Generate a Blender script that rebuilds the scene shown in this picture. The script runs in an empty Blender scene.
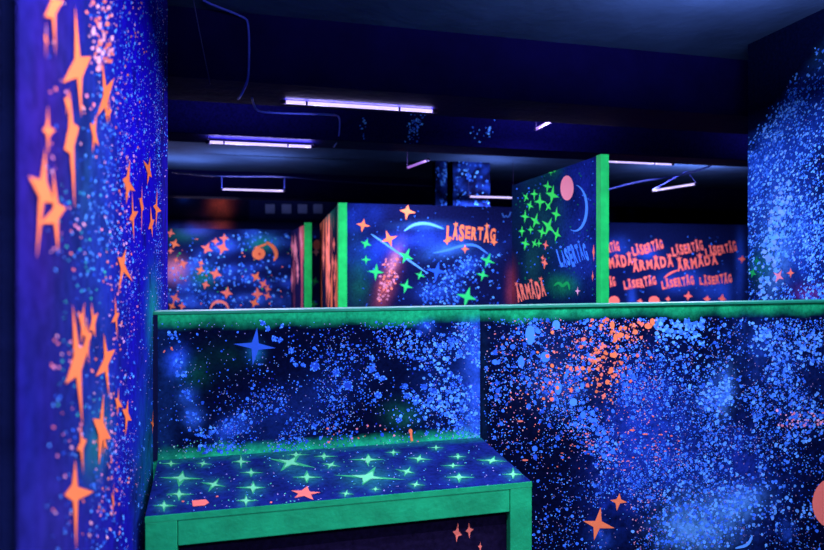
import bpy, math, random
from mathutils import Vector, noise
rnd = random.Random(7)
S = bpy.context.scene
COL = S.collection

# ------------------------------------------------------------------ camera
EYE = Vector((0.0, 0.0, 1.42))
FPX, CX, HY = 570.0, 412.0, 265.0
YAW = math.radians(12.85)
CY, SY = math.cos(YAW), math.sin(YAW)
cd = bpy.data.cameras.new('camera'); cam = bpy.data.objects.new('camera', cd); COL.objects.link(cam)
cam.location = EYE
cam.rotation_euler = (math.pi / 2, 0, -YAW)
cd.sensor_width = 36; cd.lens = FPX / 824 * 36
cd.shift_y = -(275 - HY) / 824
cd.clip_start = 0.02; cd.clip_end = 100
cd.dof.use_dof = True; cd.dof.focus_distance = 3.0; cd.dof.aperture_fstop = 1.7
S.camera = cam
S.view_settings.view_transform = 'Standard'; S.view_settings.look = 'None'
S.view_settings.gamma = 1; S.view_settings.use_curve_mapping = False
S.view_settings.exposure = 0.0

def ray(px, py):
    a = (px - CX) / FPX; b = (HY - py) / FPX
    return Vector((a * CY + SY, -a * SY + CY, b))
def at(px, py, X=None, Y=None, Z=None):
    r = ray(px, py)
    t = (X - EYE.x) / r.x if X is not None else (Y - EYE.y) / r.y if Y is not None else (Z - EYE.z) / r.z
    return EYE + r * t
def proj(p):
    d = p - EYE
    x = d.x * CY - d.y * SY; y = d.x * SY + d.y * CY
    y = max(y, 0.05)
    return CX + FPX * x / y, HY - FPX * d.z / y

# ------------------------------------------------------------------ materials
def new_mat(name):
    m = bpy.data.materials.new(name); m.use_nodes = True
    nt = m.node_tree; b = nt.nodes['Principled BSDF']
    return m, nt, b
def solid(name, col, rough=0.6, var=0.35, scale=14, bump=0.0, spec=0.3):
    m, nt, b = new_mat(name); L = nt.links
    tc = nt.nodes.new('ShaderNodeTexCoord')
    n = nt.nodes.new('ShaderNodeTexNoise'); n.inputs['Scale'].default_value = scale; n.inputs['Detail'].default_value = 6
    L.new(tc.outputs['Object'], n.inputs['Vector'])
    r = nt.nodes.new('ShaderNodeMix'); r.data_type = 'RGBA'
    r.inputs['A'].default_value = (*[c * (1 - var) for c in col], 1)
    r.inputs['B'].default_value = (*[min(1, c * (1 + var)) for c in col], 1)
    L.new(n.outputs['Fac'], r.inputs['Factor']); L.new(r.outputs['Result'], b.inputs['Base Color'])
    b.inputs['Roughness'].default_value = rough; b.inputs['Specular IOR Level'].default_value = spec
    if bump:
        n2 = nt.nodes.new('ShaderNodeTexNoise'); n2.inputs['Scale'].default_value = scale * 5; n2.inputs['Detail'].default_value = 5
        L.new(tc.outputs['Object'], n2.inputs['Vector'])
        bp = nt.nodes.new('ShaderNodeBump'); bp.inputs['Strength'].default_value = bump; bp.inputs['Distance'].default_value = 0.02
        L.new(n2.outputs['Fac'], bp.inputs['Height']); L.new(bp.outputs['Normal'], b.inputs['Normal'])
    return m
def paint_mat(name, rough=0.65, bump=0.15, scale=45, mott=0.45):
    """surface whose pigment comes from the colour attribute, mottled by noise"""
    m, nt, b = new_mat(name); L = nt.links
    a = nt.nodes.new('ShaderNodeAttribute'); a.attribute_name = 'pigment'
    tc = nt.nodes.new('ShaderNodeTexCoord')
    n = nt.nodes.new('ShaderNodeTexNoise'); n.inputs['Scale'].default_value = scale; n.inputs['Detail'].default_value = 8
    n.inputs['Roughness'].default_value = 0.65
    L.new(tc.outputs['Object'], n.inputs['Vector'])
    mr = nt.nodes.new('ShaderNodeMapRange'); mr.inputs['From Min'].default_value = 0.3; mr.inputs['From Max'].default_value = 0.7
    mr.inputs['To Min'].default_value = 1 - mott; mr.inputs['To Max'].default_value = 1 + mott
    L.new(n.outputs['Fac'], mr.inputs['Value'])
    # the mottling shows in the thin sprayed ground (alpha 0), not in solid strokes (alpha 1)
    mm = nt.nodes.new('ShaderNodeMix'); mm.data_type = 'FLOAT'
    L.new(a.outputs['Alpha'], mm.inputs['Factor']); L.new(mr.outputs['Result'], mm.inputs['A']); mm.inputs['B'].default_value = 1
    v = nt.nodes.new('ShaderNodeVectorMath'); v.operation = 'SCALE'
    L.new(a.outputs['Color'], v.inputs[0]); L.new(mm.outputs['Result'], v.inputs['Scale'])
    L.new(v.outputs['Vector'], b.inputs['Base Color'])
    b.inputs['Roughness'].default_value = rough; b.inputs['Specular IOR Level'].default_value = 0.0
    bp = nt.nodes.new('ShaderNodeBump'); bp.inputs['Strength'].default_value = bump; bp.inputs['Distance'].default_value = 0.01
    L.new(n.outputs['Fac'], bp.inputs['Height']); L.new(bp.outputs['Normal'], b.inputs['Normal'])
    return m
def glow_mat(name, col, strength):
    m, nt, b = new_mat(name)
    n = nt.nodes.new('ShaderNodeTexNoise'); n.inputs['Scale'].default_value = 3
    b.inputs['Base Color'].default_value = (0.6, 0.55, 0.8, 1)
    b.inputs['Emission Color'].default_value = (*col, 1); b.inputs['Emission Strength'].default_value = strength
    return m

# pigment colours
ORANGE = (1.0, 0.27, 0.07); CORAL = (0.95, 0.24, 0.11); PINK = (0.9, 0.33, 0.33)
GREEN = (0.01, 0.45, 0.07); LIME = (0.03, 0.9, 0.12); MINT = (0.12, 0.85, 0.3); DGREEN = (0.005, 0.2, 0.06)
NIGHT = (0.0012, 0.003, 0.014); NAVY = (0.006, 0.014, 0.08); BLUE = (0.02, 0.11, 0.48); MID = (0.045, 0.24, 0.80)
SKY = (0.12, 0.50, 0.92); PALE = (0.38, 0.38, 0.6); DEEP = (0.012, 0.03, 0.28); VIOLET = (0.02, 0.012, 0.30)

M_paint = paint_mat('uv_paint')
M_wallpaint = paint_mat('uv_wall_paint', rough=0.8, bump=0.25, scale=30, mott=0.35)
M_green = solid('green_painted_wood', (0.006, 0.40, 0.095), 0.55, 0.55, 9, 0.15)
M_post = solid('fluorescent_green_wood', (0.012, 0.70, 0.09), 0.55, 0.4, 9, 0.15, 0.1)
M_greendark = solid('thin_green_paint', (0.01, 0.30, 0.10), 0.5, 0.4, 12)
M_dark = solid('black_paint', (0.004, 0.007, 0.030), 0.7, 0.4, spec=0.05)
M_end = solid('blotchy_blue_black', (0.006, 0.012, 0.05), 0.8, 0.95, 9, 0.3, 0.03)
M_board = solid('dark_navy_board', (0.008, 0.012, 0.05), 0.6, 0.4)
M_ceil = solid('ceiling_plaster', (0.028, 0.072, 0.135), 0.85, 0.6, 1.6, 0.5, 0.05)
M_beam = solid('beam_paint', (0.0030, 0.0026, 0.042), 0.7, 0.5, 4, 0.3, 0.02)
M_soffit = M_beam
M_floor = solid('floor_paint', (0.01, 0.01, 0.02), 0.5, 0.5, 6)
M_wall = solid('wall_paint', (0.005, 0.008, 0.035), 0.8, 0.5, 3, 0.2, 0.03)
M_cable = solid('blue_cable', (0.05, 0.09, 0.5), 0.4, 0.2)
M_cabdark = solid('dark_cable', (0.008, 0.02, 0.11), 0.4, 0.2)
M_cap = solid('tube_socket', (0.02, 0.015, 0.05), 0.4, 0.2)
M_square = solid('grey_square', (0.16, 0.24, 0.40), 0.6, 0.2)
M_tube = glow_mat('uv_tube', (0.62, 0.50, 1.0), 1.5)
M_tubedim = glow_mat('uv_tube_dim', (0.55, 0.22, 1.0), 0.7)

# ------------------------------------------------------------------ objects
def tag(o, label=None, cat=None, group=None, kind=None):
    if label: o['label'] = label
    if cat: o['category'] = cat
    if group: o['group'] = group
    if kind: o['kind'] = kind
    return o
def empty(name, loc):
    o = bpy.data.objects.new(name, None); COL.objects.link(o); o.location = loc; o.empty_display_size = 0.1
    return o
def link_mesh(name, verts, faces, mats, parent=None, fmat=None, cols=None, smooth=False):
    me = bpy.data.meshes.new(name)
    off = Vector(parent.location) if parent else Vector((0, 0, 0))
    me.from_pydata([tuple(Vector(v) - off) for v in verts], [], faces)
    for m in (mats if isinstance(mats, (list, tuple)) else [mats]): me.materials.append(m)
    if fmat: me.polygons.foreach_set('material_index', fmat)
    if cols:
        a = me.color_attributes.new('pigment', 'FLOAT_COLOR', 'POINT')
        a.data.foreach_set('color', [c for q in cols for c in q])
    if smooth: me.polygons.foreach_set('use_smooth', [True] * len(me.polygons))
    me.update()
    o = bpy.data.objects.new(name, me); COL.objects.link(o)
    if parent: o.parent = parent
    return o
class MB:
    def __init__(s): s.v = []; s.f = []
    def box(s, x0, x1, y0, y1, z0, z1):
        return s.prism([(x0, y0), (x1, y0), (x1, y1), (x0, y1)], z0, z1)
    def prism(s, pts, z0, z1):
        n = len(pts); k = len(s.v)
        s.v += [(x, y, z0) for x, y in pts] + [(x, y, z1) for x, y in pts]
        s.f.append(tuple(k + i for i in reversed(range(n)))); s.f.append(tuple(k + n + i for i in range(n)))
        for i in range(n):
            j = (i + 1) % n; s.f.append((k + i, k + j, k + n + j, k + n + i))
        return s
    def tube(s, pts, r, seg=8, cap=True):
        pts = [Vector(p) for p in pts]; k0 = len(s.v); prev = None
        for i, p in enumerate(pts):
            d = (pts[min(i + 1, len(pts) - 1)] - pts[max(i - 1, 0)]).normalized()
            up = Vector((0, 0, 1)) if abs(d.z) < 0.9 else Vector((1, 0, 0))
            if prev is None: a = d.cross(up).normalized()
            else: a = (prev - d * prev.dot(d)).normalized()
            prev = a; b = d.cross(a)
            for j in range(seg):
                t = 2 * math.pi * j / seg
                s.v.append(tuple(p + a * (r * math.cos(t)) + b * (r * math.sin(t))))
        for i in range(len(pts) - 1):
            for j in range(seg):
                q = (j + 1) % seg
                s.f.append((k0 + i * seg + j, k0 + i * seg + q, k0 + (i + 1) * seg + q, k0 + (i + 1) * seg + j))
        if cap:
            s.f.append(tuple(k0 + j for j in reversed(range(seg)))); e = k0 + (len(pts) - 1) * seg
            s.f.append(tuple(e + j for j in range(seg)))
        return s
    def build(s, name, mat, parent=None, smooth=False, bevel=0):
        o = link_mesh(name, s.v, s.f, mat, parent, smooth=smooth)
        if bevel:
            b = o.modifiers.new('bevel', 'BEVEL'); b.width = bevel; b.segments = 2; b.limit_method = 'ANGLE'
        return o
def rounded(pts, n=6):
    """round a polyline with Chaikin cuts"""
    pts = [Vector(p) for p in pts]
    for _ in range(2):
        q = [pts[0]]
        for a, b in zip(pts, pts[1:]): q += [a.lerp(b, 0.25), a.lerp(b, 0.75)]
        q.append(pts[-1]); pts = q
    return pts

def mix(a, b, t): return tuple(x + (y - x) * t for x, y in zip(a, b))
def nz(p, sc, oct=4): return 0.5 + 0.5 * noise.fractal(Vector(p) * sc, 1.0, 2.0, oct)
def gauss(x, y, g):
    """g = (cx, cy, sx, sy, degrees)"""
    c, s = math.cos(math.radians(g[4])), math.sin(math.radians(g[4]))
    dx, dy = x - g[0], y - g[1]
    a, b = (dx * c + dy * s) / g[2], (-dx * s + dy * c) / g[3]
    return math.exp(-0.5 * (a * a + b * b))
def clamp(x, a=0.0, b=1.0): return max(a, min(b, x))

GLYPH = {}
def glyph(ch):
    if ch not in GLYPH:
        cu = bpy.data.curves.new('glyph', 'FONT'); cu.body = ch; cu.offset = 0.045; cu.resolution_u = 3
        ob = bpy.data.objects.new('glyph', cu)
        me = bpy.data.meshes.new_from_object(ob)
        vs = [(v.co.x, v.co.y) for v in me.vertices]; fs = [tuple(p.vertices) for p in me.polygons]
        x0 = min(v[0] for v in vs); x1 = max(v[0] for v in vs); y0 = min(v[1] for v in vs); y1 = max(v[1] for v in vs)
        GLYPH[ch] = ([((x - x0) / (x1 - x0), (y - y0) / (y1 - y0)) for x, y in vs], fs)
        bpy.data.objects.remove(ob); bpy.data.curves.remove(cu); bpy.data.meshes.remove(me)
    return GLYPH[ch]

class Painted:
    """a flat painted face: ground colour on a fine grid, with marks of paint lying on it (one mesh)"""
    def __init__(s, origin, U, N):
        s.o = Vector(origin); s.U = Vector(U).normalized(); s.N = Vector(N).normalized(); s.W = Vector((0, 0, 1))
        if abs(s.N.z) > 0.9: s.W = s.N.cross(s.U)
        s.v = []; s.f = []; s.c = []; s.flip = s.U.cross(s.W).dot(s.N) < 0
        s.lo = None
    def pt(s, px, py, lift=0.0):
        r = ray(px, py); den = r.dot(s.N)
        t = (s.o - EYE).dot(s.N) / den
        return EYE + r * t + s.N * lift
    def face(s, ids): s.f.append(tuple(ids))
    def ground(s, u0, u1, w0, w1, step, fn, inside=None):
        nu = max(1, round((u1 - u0) / step)); nw = max(1, round((w1 - w0) / step)); k = len(s.v)
        s.ext = (u0, u1, w0, w1)
        for j in range(nw + 1):
            for i in range(nu + 1):
                a = u0 + (u1 - u0) * i / nu; b = w0 + (w1 - w0) * j / nw
                if inside: a = inside(a, b)
                p = s.o + s.U * a + s.W * b
                x, y = proj(p)
                s.v.append(p); s.c.append((*fn(x, y, p), 0.0))
        for j in range(nw):
            for i in range(nu):
                q = (k + j * (nu + 1) + i, k + j * (nu + 1) + i + 1, k + (j + 1) * (nu + 1) + i + 1, k + (j + 1) * (nu + 1) + i)
                s.face(q if not s.flip else q[::-1])
    def back(s, thick, col, inside=None):
        u0, u1, w0, w1 = s.ext; k = len(s.v)
        for n in (0, -thick):
            for a, b in ((u0, w0), (u1, w0), (u1, w1), (u0, w1)):
                if inside: a = inside(a, b)
                s.v.append(s.o + s.U * a + s.W * b + s.N * n); s.c.append((*col, 0.0))
        for q in ((4, 7, 6, 5), (0, 4, 5, 1), (1, 5, 6, 2), (2, 6, 7, 3), (3, 7, 4, 0)):
            q = tuple(k + i for i in q); s.face(q if not s.flip else q[::-1])
    def fits(s, p):
        d = p - s.o; a = d.dot(s.U); b = d.dot(s.W); e = s.ext
        return e[0] <= a <= e[1] and e[2] <= b <= e[3]
    def poly(s, pts, col, lift, fan=True, clip=False):
        P = [s.pt(x, y, lift) for x, y in pts]
        if clip:
            e = s.ext
            for i, p in enumerate(P):
                d = p - s.o; a = d.dot(s.U); b = d.dot(s.W)
                P[i] = p + s.U * (clamp(a, e[0], e[1]) - a) + s.W * (clamp(b, e[2], e[3]) - b)
        k = len(s.v); n = len(P)
        if fan:
            cx = sum(x for x, y in pts) / n; cy = sum(y for x, y in pts) / n
            c = s.pt(cx, cy, lift)
            if not s.fits(c): return
            s.v.append(c); s.v += P; s.c += [(*col, 1.0)] * (n + 1)
            for i in range(n): s.face((k, k + 1 + (i + 1) % n, k + 1 + i))
        else:
            s.v += P; s.c += [(*col, 1.0)] * n; s.face(range(k, k + n))
    def star(s, cx, cy, hw, hh=None, rot=0.0, col=ORANGE, inner=0.27, n=4, lift=0.0028, jit=0.12):
        hh = hh or hw; pts = []
        for i in range(2 * n):
            r = 1.0 if i % 2 == 0 else inner
            r *= 1 + rnd.uniform(-jit, jit)
            t = math.radians(rot) + math.pi * i / n - math.pi / 2
            pts.append((cx + hw * r * math.cos(t), cy + hh * r * math.sin(t)))
        s.poly(pts, col, lift + rnd.uniform(0, 3e-4), clip=True)
    def disc(s, cx, cy, rx, ry=None, col=ORANGE, n=22, lift=0.0026):
        ry = ry or rx
        s.poly([(cx + rx * math.cos(2 * math.pi * i / n), cy + ry * math.sin(2 * math.pi * i / n)) for i in range(n)], col, lift, clip=True)
    def stroke(s, pts, w, col, lift=0.0024, taper=True):
        """a brush line through image-measured points, width w at its middle"""
        pts = rounded([(x, y, 0) for x, y in pts]); n = len(pts)
        L = []; R = []
        for i, p in enumerate(pts):
            d = (pts[min(i + 1, n - 1)] - pts[max(0, i - 1)]).normalized(); q = Vector((-d.y, d.x, 0))
            ww = w * (math.sin(math.pi * clamp(i / (n - 1), 0.03, 0.97)) ** 0.7 if taper else 1) / 2
            L.append(p + q * ww); R.append(p - q * ww)
        for i in range(n - 1):
            s.poly([(v.x, v.y) for v in (L[i], L[i + 1], R[i + 1], R[i])], col, lift, fan=False, clip=True)
    def dots(s, n, rect, dens, rad, cols, asp=1.0, sides=6, tilt=0.0, lift=(0.0006, 0.002), rag=0.3):
        x0, y0, x1, y1 = rect; made = 0; tries = 0
        while made < n and tries < n * 25:
            tries += 1
            x = rnd.uniform(x0, x1); y = rnd.uniform(y0, y1)
            if dens and rnd.random() > dens(x, y): continue
            r = rad(); col = cols(x, y) if callable(cols) else rnd.choice(cols)
            k = rnd.uniform(0.75, 1.2); col = tuple(min(1, c * k) for c in col)
            t0 = rnd.uniform(0, 6.28); ct, st = math.cos(tilt), math.sin(tilt); pts = []
            for i in range(sides):
                t = t0 + 6.283 * i / sides; q = r * (1 + rnd.uniform(-rag, rag))
                a, b = q * math.cos(t) * asp, q * math.sin(t)
                pts.append((x + a * ct - b * st, y + a * st + b * ct))
            s.poly(pts, col, rnd.uniform(*lift), fan=sides > 7, clip=True); made += 1
    def text(s, body, cx, cy, w, h, rot, col, lift=0.003, stars=True, shear=0.0):
        n = len(body); adv = w / n; c, sn = math.cos(math.radians(rot)), -math.sin(math.radians(rot))
        for i, ch in enumerate(body):
            vs, fs = glyph(ch); hj = h * rnd.uniform(0.85, 1.12); yo = rnd.uniform(-0.06, 0.06) * h
            k = len(s.v); kk = rnd.uniform(0.85, 1.1); cc = tuple(min(1, q * kk) for q in col)
            for (x, y) in vs:
                a = -w / 2 + adv * (i + 0.06 + 0.86 * x); b = -(y - 0.5) * hj + yo + shear * a
                p = s.pt(cx + a * c - b * sn, cy + a * sn + b * c, lift)
                s.v.append(p); s.c.append((*cc, 1.0))
            for f in fs: s.face([k + q for q in f])
            if stars and ch == 'A':
                a = -w / 2 + adv * (i + 0.5); b = -h * 0.55
                s.star(cx + a * c - b * sn, cy + a * sn + b * c, adv * 0.5, None, rnd.uniform(-15, 15), cc, 0.4, 5, lift + 4e-4)
    def build(s, name, mat, parent=None):
        return link_mesh(name, s.v, s.f, mat, parent, cols=s.c)

# ------------------------------------------------------------------ the room
ZC, ZB, ZF = 3.07, 2.62, -0.42   # ceiling, beam soffit and floor relative to the measured origin
XL, XR, YF, YB = -4.2, 12.8, -2.5, 15.0
def structure(name, mb, mat):
    o = mb.build(name, mat); o['kind'] = 'structure'; return o
structure('floor', MB().box(XL, XR, YF, YB, ZF - 0.1, ZF), M_floor)
structure('ceiling', MB().box(XL, XR, YF, YB, ZC, ZC + 0.12), M_ceil)
structure('wall_left', MB().box(XL - 0.15, XL, YF, YB, ZF - 0.1, ZC + 0.12), M_wall)
structure('wall_right', MB().box(XR, XR + 0.15, YF, YB, ZF - 0.1, ZC + 0.12), M_wall)
structure('wall_front', MB().box(XL, XR, YF - 0.15, YF, ZF - 0.1, ZC + 0.12), M_wall)
for i, (y0, y1) in enumerate(((3.88, 4.42), (5.52, 5.9), (10.5, 10.9))):
    structure('trim_%d' % (i + 1), MB().box(XL, XR, y0, y1, ZB, ZC), M_beam)

# blue spatter that reached the face of the second beam
b2 = Painted((XL, 5.505, 0), (1, 0, 0), (0, -1, 0))
b2.ground(0, XR - XL, ZB, ZC, 0.15, lambda x, y, p: (0.0030, 0.0026, 0.042))
for g, n in (((415, 129, 4, 10, 15), 60), ((490, 130, 3, 9, 15), 16), ((363, 130, 2, 9, -5), 12), ((475, 133, 5, 5, 0), 8)):
    b2.dots(n, (g[0] - 12, 108, g[0] + 12, 146), lambda x, y: gauss(x, y, g), lambda: rnd.uniform(.6, 1.4), [MID, SKY, BLUE], sides=6)
b2.back(0.014, NIGHT)
o = b2.build('trim_4', M_paint); o['kind'] = 'structure'

# back wall with sprayed colour high up
wb = Painted((XL, YB, 0), (1, 0, 0), (0, -1, 0))
bw_g = [((220, 212, 7, 13, 10), (0.9, 0.14, 0.06), 1.4), ((200, 224, 8, 6, 0), (0.4, 0.12, 0.2), 0.9), ((188, 227, 14, 3, 0), (0.06, 0.14, 0.6), 0.8),
        ((185, 196, 5, 4, 0), BLUE, 0.5), ((378, 198, 14, 5, 0), BLUE, 0.7), ((430, 203, 6, 3, 0), BLUE, 0.6),
        ((631, 203, 3, 10, 0), BLUE, 0.8), ((611, 212, 3, 14, 0), BLUE, 0.7), ((730, 203, 3, 9, 0), BLUE, 0.7)]
def bw_fn(x, y, p):
    c = (0.004, 0.007, 0.03); n = nz(p, 2.6)
    if 250 < x < 336 and 196 < y < 221: c = (0.008, 0.016, 0.075)
    for g, col, a in bw_g: c = mix(c, col, clamp(a * gauss(x, y, g) * (0.2 + 1.5 * n)))
    return c
wb.ground(0, XR - XL, ZF, ZC, 0.06, bw_fn); wb.back(0.15, NIGHT)
o = wb.build('wall_back', M_wallpaint); o['kind'] = 'structure'

# ------------------------------------------------------------------ left foreground pillar
dirn = Vector((-0.116, 1, 0)).normalized()
P0 = Vector((-0.517 + 0.116 * (2.245 - 0.90), 0.90, 0))
LEN = (3.85 - 0.90) / dirn.y
nrm = Vector((dirn.y, -dirn.x, 0))
pil = tag(empty('painted_pillar', P0 + Vector((0, 0, ZF))), 'tall blue painted pillar in the left foreground with long orange stars', 'pillar')
lp = Painted(P0, dirn, nrm)
lp_g = [((28, 300, 13, 400, 0), (0.009, 0.012, 0.12), 0.9), ((50, 170, 22, 110, 0), (0.045, 0.012, 0.11), 0.6), ((140, 60, 14, 110, 0), (0.014, 0.003, 0.55), 1.0),  # the violet patch at upper right paints in the light on the pillar
        ((98, 250, 12, 140, 0), (0.03, 0.12, 0.42), 0.5), ((165, 200, 4, 400, 0), (0.012, 0.008, 0.16), 0.8), ((85, 380, 18, 70, 0), (0.02, 0.04, 0.22), 0.6),
        ((84, 180, 6, 40, 0), (0.02, 0.25, 0.12), 0.35), ((96, 445, 8, 24, 10), (0.02, 0.4, 0.15), 0.6), ((150, 480, 9, 60, 0), (0.005, 0.22, 0.12), 0.6),
        ((153, 315, 4, 26, 0), (0.01, 0.35, 0.16), 0.7), ((78, 260, 22, 220, 0), (0.008, 0.018, 0.08), 0.75), ((60, 520, 30, 40, 0), (0.03, 0.03, 0.18), 0.5)]
def lp_fn(x, y, p):
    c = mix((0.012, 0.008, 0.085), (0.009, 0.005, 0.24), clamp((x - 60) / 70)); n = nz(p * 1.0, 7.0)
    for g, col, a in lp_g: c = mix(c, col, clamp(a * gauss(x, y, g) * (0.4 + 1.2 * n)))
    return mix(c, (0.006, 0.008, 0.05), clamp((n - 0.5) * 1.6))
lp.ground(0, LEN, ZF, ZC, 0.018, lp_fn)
def stretch(c, w): return lambda x, y: math.exp(-((x - c) / w) ** 2)
for a in [(52, 8, 9, 42, 3), (77, 68, 14, 56, 4), (104, 98, 8, 40, 0), (66, 103, 4, 17, 0), (46, 130, 7, 22, -15), (40, 190, 16, 56, 8), (54, 214, 13, 40, -4),
          (70, 138, 10, 58, 3), (93, 134, 6, 30, 5), (108, 112, 3, 16, 0), (127, 184, 8, 26, -10), (148, 171, 5, 21, 6), (132, 216, 5, 24, -4), (141, 204, 2, 28, 0),
          (151, 224, 4, 18, 8), (156, 208, 4, 17, 0), (122, 266, 9, 27, 4), (76, 364, 14, 62, -6), (86, 340, 5, 28, 6), (105, 362, 9, 36, 4), (117, 402, 4, 20, 0),
          (126, 415, 5, 20, -3), (100, 428, 9, 36, 8), (80, 445, 7, 28, 12), (74, 494, 15, 44, 12), (81, 325, 5, 28, 6), (92, 322, 6, 24, -4), (115, 317, 5, 22, 8),
          (103, 440, 3, 20, 0), (112, 500, 2, 18, 0), (152, 424, 2, 12, 0), (44, 40, 2, 20, 0)]:
    lp.star(a[0], a[1], a[2] * 0.98, a[3], a[4] + rnd.choice((-1, 1)) * rnd.uniform(4, 26), (1.0, 0.24, 0.05), 0.28, 4, jit=0.3)
def lp_d(x, y):
    n = nz((x * 0.03, y * 0.008, 1.3), 1.0)
    return clamp(0.15 + math.exp(-((x - 112 - (y - 250) * -0.03) / 26) ** 2)) * clamp((n - 0.3) * 3)
lp.dots(1000, (45, -40, 167, 600), lp_d, lambda: rnd.uniform(0.7, 1.7), [SKY, MID, SKY, BLUE], asp=0.5, sides=7)
lp.dots(2300, (90, -40, 168, 600), lambda x, y: clamp((x - 85) / 45) * clamp((nz((x * .04, y * .012, 5), 1) - .3) * 2.6), lambda: rnd.uniform(0.25, 0.85), [PALE, SKY, MID, (0.6, 0.42, 0.6)], asp=0.5, sides=5)
lp.dots(330, (95, -40, 160, 560), lambda x, y: math.exp(-((x - 128 + (y - 100) * 0.05) / 12) ** 2) * clamp((nz((x * .05, y * .02, 9), 1) - .3) * 3), lambda: rnd.uniform(0.6, 1.6), [PINK, (0.85, 0.5, 0.55), ORANGE], asp=0.55, sides=6)
lp.dots(120, (50, -20, 118, 560), lambda x, y: 0.25 + math.exp(-((x - 96 - (60 - y) * 0.1) / 12) ** 2) * (1 if y < 110 else 0.25), lambda: rnd.uniform(0.9, 2.1), [PINK, CORAL, (0.95, 0.5, 0.4)], asp=0.6, sides=8, tilt=-0.5)
lp.dots(60, (92, 0, 112, 70), None, lambda: rnd.uniform(1.2, 3.0), [CORAL, (0.95, 0.45, 0.35)], asp=0.8, sides=8)
lp.dots(60, (55, 180, 110, 420), None, lambda: rnd.uniform(0.7, 1.6), [(0.05, 0.6, 0.25), (0.05, 0.5, 0.4)], asp=0.7, sides=6)
lp.dots(900, (152, -30, 165, 320), lambda x, y: math.exp(-((x - 158) / 3) ** 2), lambda: rnd.uniform(0.25, 0.6), [SKY, MID, PALE], asp=0.5, sides=5)
lp.build('painted_face', M_wallpaint, pil)
A = P0; B = P0 + dirn * LEN
core = MB().prism([(A.x - 0.02, A.y - 0.0), (A.x - 0.003, A.y + 0.02), (B.x - 0.003, B.y - 0.03), (B.x - 0.012, B.y + 0.012), (B.x - 0.04, B.y + 0.04), (-1.0, B.y + 0.04), (-1.0, A.y)], ZF, ZC)
core.build('pillar_core', M_end, pil)

# ------------------------------------------------------------------ the low wall
YW, XS, XE = 2.892, 1.033, 3.395
wall = tag(empty('barrier_wall', (1.4, YW, ZF)), 'long low wall with a green top edge and blue paint spatter across the room', 'wall')
def green_edge(x, y, p, top):
    d = top - p.z; n = nz((p.x * 3, p.y, p.z * 3), 1.7)
    return clamp((0.085 + 0.05 * (n - .5) - d) / 0.055) * (0.5 + 0.8 * n)
bl = Painted((-0.592, YW, 0), (1, 0, 0), (0, -1, 0))
bl_g = [((163, 400, 10, 90, 0), (0.006, 0.03, 0.10), 0.7), ((178, 362, 7, 9, 0), (0.03, 0.14, 0.75), 0.95), ((192, 372, 10, 10, 0), (0.005, 0.10, 0.04), 0.6),
        ((193, 417, 6, 7, 0), MID, 0.6), ((187, 396, 6, 6, 0), MID, 0.4), ((232, 428, 11, 6, -25), BLUE, 0.8), ((300, 405, 42, 16, -28), (0.015, 0.06, 0.3), 0.55), ((270, 425, 30, 16, 0), (0.012, 0.05, 0.25), 0.5),
        ((476, 380, 8, 60, 0), (0.03, 0.15, 0.62), 0.75), ((440, 392, 20, 25, 0), (0.012, 0.06, 0.3), 0.5), ((226, 356, 14, 10, 0), (0.004, 0.07, 0.03), 0.6),
        ((474, 440, 10, 8, 0), SKY, 0.5), ((255, 352, 5, 6, 0), (0.02, 0.3, 0.5), 0.5), ((402, 414, 10, 8, 0), (0.01, 0.16, 0.06), 0.5),
        ((425, 325, 6, 5, 0), BLUE, 0.6), ((460, 345, 22, 16, 0), (0.012, 0.06, 0.3), 0.4)]
BT = 0.50
def bl_fn(x, y, p):
    c = NIGHT; n = nz(p, 9.0)
    for g, col, a in bl_g: c = mix(c, col, clamp(a * (.42 if g[2] > 13 else 1) * gauss(x, y, g) * (0.4 + 1.2 * n)))
    c = mix(c, (0.010, 0.50, 0.12), green_edge(x, y, p, 1.19))
    e = clamp(1.1 - (p.z - BT) / (0.045 + 0.05 * (n - 0.35)))
    return mix(c, (0.015, 0.62, 0.18), e * (0.35 + 0.8 * n))
bl.ground(0, XS + 0.592, ZF, 1.185, 0.012, bl_fn); bl.back(0.09, NIGHT)
bl.star(255, 346, 21, 19, 6, (0.03, 0.14, 0.5), 0.24)
for x, y, r in ((178, 362, 5), (181, 374, 5), (187, 396, 6.5), (193, 417, 7), (199, 432, 5), (214, 430, 4), (204, 449, 6.5), (222, 448, 6.5), (231, 447, 5), (173, 335, 5), (243, 418, 4.5), (231, 424, 6)):
    bl.dots(14, (x - r, y - r * .8, x + r, y + r * .8), None, lambda: rnd.uniform(.7, 1.7), [SKY, MID, BLUE, MID], sides=7)
for x, y, r in ((263, 323, 2.6), (268, 329, 2.6), (274, 338, 2.8), (280, 340, 2.6), (291, 350, 3), (292, 360, 2.2), (296, 365, 2.4), (303, 365, 2.4), (282, 326, 2), (372, 369, 3.6), (377, 376, 3.2), (383, 378, 3), (378, 395, 4), (315, 366, 5), (336, 372, 4), (348, 386, 4.5), (372, 358, 2.6), (411, 356, 3), (422, 359, 2.6), (440, 346, 3.4), (451, 341, 4), (460, 353, 3.6), (419, 333, 3.4), (426, 325, 3.4), (405, 386, 3.2), (407, 396, 3.2), (416, 399, 3.6), (399, 420, 3), (430, 400, 3.6), (434, 391, 3.6), (424, 387, 3.6), (314, 426, 3), (450, 374, 3.5), (459, 378, 3), (470, 395, 4), (462, 410, 3.4), (471, 418, 4), (460, 424, 4), (476, 430, 4), (453, 385, 3)):
    bl.disc(x, y, r * .95, r * .9, mix(BLUE, DEEP, rnd.random() * .5), 9, rnd.uniform(.0012, .002))
    bl.dots(int(5 + r * 2), (x - r, y - r, x + r, y + r), None, lambda: rnd.uniform(.5, 1.0), [SKY, MID, MID], sides=6, lift=(.0021, .0026))
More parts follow.
